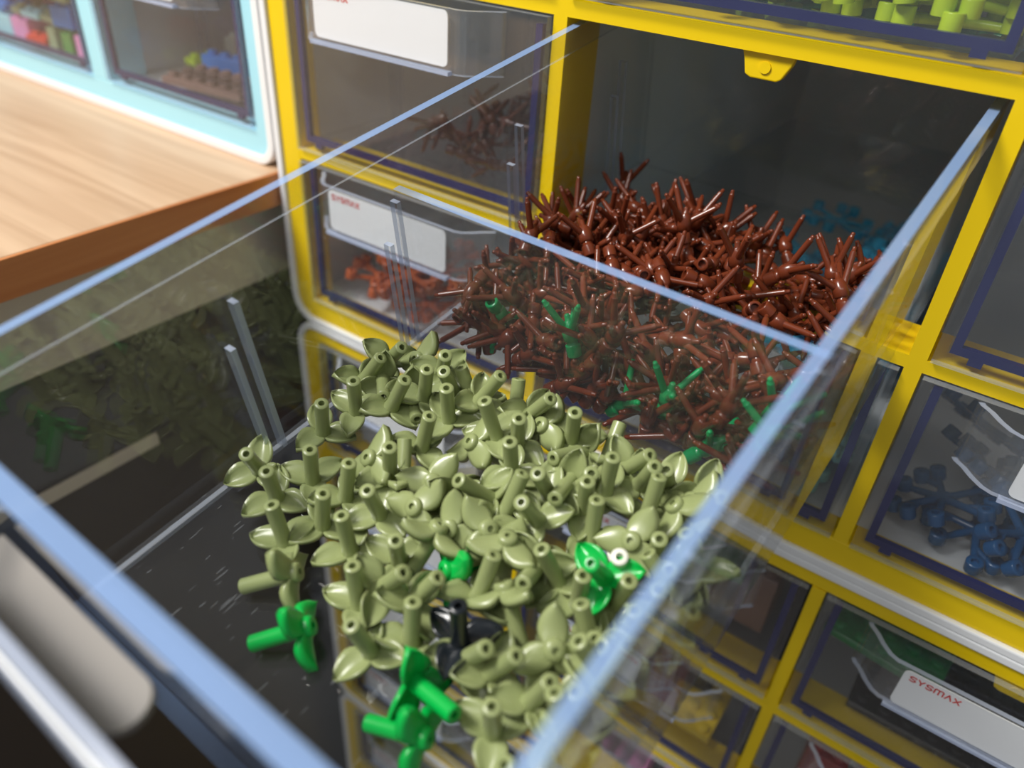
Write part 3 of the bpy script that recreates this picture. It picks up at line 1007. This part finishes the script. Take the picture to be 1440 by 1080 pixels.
coral_heap(CELL['u', 1, 1], grid_spots(14, 10, (.35, .95), (.04, .4), .16), 'lime green sprout with round studs in the drawer above the opening', 'toy sprout', 'lime sprouts', M['lime'], 10, tilt=.25)
coral_heap(CELL['u', 1, 1], grid_spots(14, 12, (.2, .95), (.5, 1.0), .2), 'dark green sprout with round studs behind the lime sprouts', 'toy sprout', 'dark green sprouts', M['dkgreen'], 12, tilt=.3)
coral_heap(CELL['u', 2, 2], grid_spots(9, 13, (.22, .8), (.04, .4), .22), 'amber-orange branching part with round studs behind a clear drawer front', 'toy sprout', 'amber sprouts', M['amber'], 13, tilt=.6)

# brown twigs in the closed drawer beside the opening
r = random.Random(21)
x0, x1, ya, yb, zf = CELL['u', 0, 2]
P = np.array([[r.uniform(x0 + .38, x1 - .05), ya + r.uniform(.1, .8), zf + r.uniform(.02, .22)] for _ in range(46)])
R = np.array([rand_rot(r) for _ in range(46)])
P, R = settle(P, R, TWIG_CAPS, (x0, ya, zf), (x1, yb, zf + .45), iters=45, grav=.003)
for k in range(len(P)):
    place_parts('twig', TWIG_PARTS, P[k], R[k], 'dark brown twig part inside the closed drawer beside the opening', 'toy twig', 'dark brown twigs in the closed drawer', M['dkbrown'])


# ---- studded bricks and plates
SB = {}


def brick(pos, nx, ny, h, mat, label, group=None, yaw=0.0, pitch=.0714, name='toy_brick', tilt=(0, 0)):
    key = (nx, ny, h, pitch)
    if key not in SB:
        m = MB(); m.box(-nx * pitch / 2, nx * pitch / 2, -ny * pitch / 2, ny * pitch / 2, 0, h)
        SB[key] = m.mesh('block', [M['grey']])
        if 'stud' not in SB:
            s = MB(); s.lathe([(.0001, .016), (.0195, .016), (.0215, .014), (.0215, .0), (.0215, 0), (.0001, 0)], 12)
            SB['stud'] = s.mesh('stud', [M['grey']])
    root = empty(name, (0, 0, 0), label, 'toy brick', group)
    R = np.array(Matrix.Rotation(yaw, 3, 'Z') @ Matrix.Rotation(tilt[0], 3, 'X') @ Matrix.Rotation(tilt[1], 3, 'Y'))
    set_pose(root, pos, R)
    o = link('block', SB[key], root)
    bv = o.modifiers.new('bevel', 'BEVEL'); bv.width = .003 * U; bv.segments = 1
    obs = [o]
    for i in range(nx):
        for j in range(ny):
            obs.append(link('stud', SB['stud'], root, ((i - nx / 2 + .5) * pitch, (j - ny / 2 + .5) * pitch, h)))
    for o in obs:
        o.material_slots[0].link = 'OBJECT'; o.material_slots[0].material = mat
    return root


def cell_pt(cell, fx, y, z): return (cell[0] + (cell[1] - cell[0]) * fx, cell[2] + y, cell[4] + z)


PL, BK = .0286, .0857
c = CELL['m', 2, 0]
brick(cell_pt(c, .58, .34, 0), 11, 8, PL, M['black'], 'black studded plate under the green plate in its clear drawer')
brick(cell_pt(c, .16, .40, PL + .017), 2, 2, BK + .02, M['black'], 'black brick carrying the green plate')
brick(cell_pt(c, .20, .30, PL + BK + .057), 5, 5, PL, M['dkgreen'], 'green plate resting over the black studded plate', yaw=-.12)
brick(cell_pt(c, .62, 1.0, 0), 6, 4, BK, M['sand'], 'sand green brick behind the black studded plate')
c = CELL['m', 1, 0]
brick(cell_pt(c, .62, .26, 0), 8, 3, BK * 3, M['mauve'], 'tall brown-grey brick behind the clear drawer front')
brick(cell_pt(c, .40, .70, 0), 4, 4, BK, M['dkbrown'], 'dark brown brick behind the tall brown-grey brick')
c = CELL['m', 1, 1]
brick(cell_pt(c, .55, .20, 0), 9, 4, PL, M['straw'], 'yellow plate under the black and white bricks')
brick(cell_pt(c, .70, .30, PL + .017), 3, 2, BK * 2, M['black'], 'black brick standing on the yellow plate')
brick(cell_pt(c, .40, .16, PL + .017), 3, 1, BK, M['bone'], 'white brick standing on the yellow plate')
brick(cell_pt(c, .45, .62, 0), 5, 3, BK * 2, M['dkgreen'], 'dark green brick behind the yellow plate')
c = CELL['m', 2, 1]
for k in range(4):
    brick(cell_pt(c, .18 + .2 * k, .2 + .1 * (k % 2), 0), 2, 3, BK * (3 if k % 2 == 0 else 2), M['dkred'], 'dark red brick in the drawer under the green plate', 'dark red bricks')
c = CELL['m', 0, 0]
for k in range(5):
    brick(cell_pt(c, .15 + .17 * k, .12 + .05 * (k % 2), 0), 2, 2, BK * (1 + k % 2), M['bone' if k % 2 else 'grey'], 'white brick in the drawer under the rust-orange corals' if k % 2 else 'pale grey brick in the drawer under the rust-orange corals', 'bricks under the coral drawer')
    brick(cell_pt(c, .18 + .16 * k, .45, 0), 2, 3, BK * 2, M['bone'], 'white brick further back in the drawer under the rust-orange corals', 'white bricks at the back')
c = CELL['m', 0, 1]
for k in range(4):
    brick(cell_pt(c, .16 + .22 * k, .16, 0), 2, 3, BK * (1 + k % 2), M['grey'], 'grey slab brick in the drawer beside the black and white bricks', 'grey slab bricks')
c = CELL['m', 0, 2]
for k in range(4):
    brick(cell_pt(c, .16 + .22 * k, .16, 0), 2, 3, BK * (2 - k % 2), M['bone'], 'off-white slab brick in the drawer beside the pink bricks', 'off-white slab bricks')
c = CELL['m', 1, 2]
for k in range(4):
    brick(cell_pt(c, .16 + .22 * k, .16, 0), 2, 3, BK * (2 - k % 2), M['pink'], 'pink brick in the drawer beside the off-white slabs', 'pink bricks')
c = CELL['m', 0, 3]
for k in range(4):
    brick(cell_pt(c, .16 + .22 * k, .16, 0), 2, 3, BK * (2 - k % 2), M['grey'], 'pale grey brick in the drawer beside the green bricks', 'pale grey bricks')
c = CELL['m', 1, 3]
for k in range(4):
    brick(cell_pt(c, .16 + .22 * k, .16, 0), 2, 3, BK * (2 - k % 2), M['dkgreen'], 'green brick in the drawer beside the pale grey bricks', 'green bricks')
c = CELL['b', 0, 0]
for k in range(4):
    brick(cell_pt(c, .16 + .22 * k, .16, 0), 2, 3, BK * (2 - k % 2), M['bone'], 'white brick in the lowest cabinet', 'white bricks in the lowest cabinet')
c = CELL['b', 1, 0]
for k in range(4):
    brick(cell_pt(c, .16 + .22 * k, .16, 0), 2, 3, BK * (2 - k % 2), M['grey'], 'grey brick in the lowest cabinet', 'grey bricks in the lowest cabinet')

# light blue cabinet
c = CELL['s', 1]
r = random.Random(33)
names = ['pink', 'sand', 'magenta', 'blue', 'grassg', 'red', 'sand', 'sky', 'dkbrown', 'lime', 'grassg', 'pink', 'bone', 'sand', 'violet', 'grassg']
word = dict(pink='pink', sand='sand green', magenta='magenta', blue='blue', grassg='grass green', red='red', sky='light blue', dkbrown='dark brown', lime='lime', bone='white', violet='violet')
q = 0
for layer in range(4):
    for i in range(6):
        for j in range(3):
            nm = names[(q * 7 + layer) % len(names)]
            q += 1
            if j == 0 and layer < 3: nm = (('sky', 'pink', 'red', 'sand', 'grassg', 'pink'), ('blue', 'sand', 'sky', 'sand', 'blue', 'pink'), ('pink', 'magenta', 'sand', 'dkbrown', 'sand', 'grassg'))[layer][i]
            nx = r.choice((1, 2, 2))
            brick(cell_pt(c, .08 + .165 * i + r.uniform(-.008, .008), .07 + .16 * j + .01 * (i % 2), layer * .105), nx, 2, BK if r.random() < .6 else PL, M[nm],
                  word[nm] + ' brick in the crammed drawer of the light blue cabinet', word[nm] + ' bricks in the crammed drawer', r.uniform(-.12, .12))
c = CELL['s', 2]
ZS = c[4] + .002
brick((-1.72, .20, ZS), 6, 3, PL, M['mauve'], 'tan plate lying flat in front of the blue bar brick', yaw=.1)
brick((-1.88, .36, ZS), 3, 1, BK * .8, M['blue'], 'blue bar brick behind the tan plate', yaw=.15)
brick((-1.88, .62, ZS), 4, 1, BK, M['red'], 'red bar brick behind the blue bar brick')
brick((-1.66, .40, ZS), 1, 2, BK, M['bone'], 'white brick between the blue bar and the yellow brick')
brick((-1.50, .40, ZS), 2, 2, BK, M['straw'], 'yellow brick beside the white one in the light blue cabinet')
brick((-2.04, .80, ZS), 4, 2, BK, M['violet'], 'violet brick behind the red bar brick')
brick((-2.10, .40, ZS), 1, 2, PL, M['lime'], 'lime plate beside the blue bar brick')
brick((-2.10, .58, ZS), 1, 1, BK, M['bone'], 'small white brick behind the lime plate')
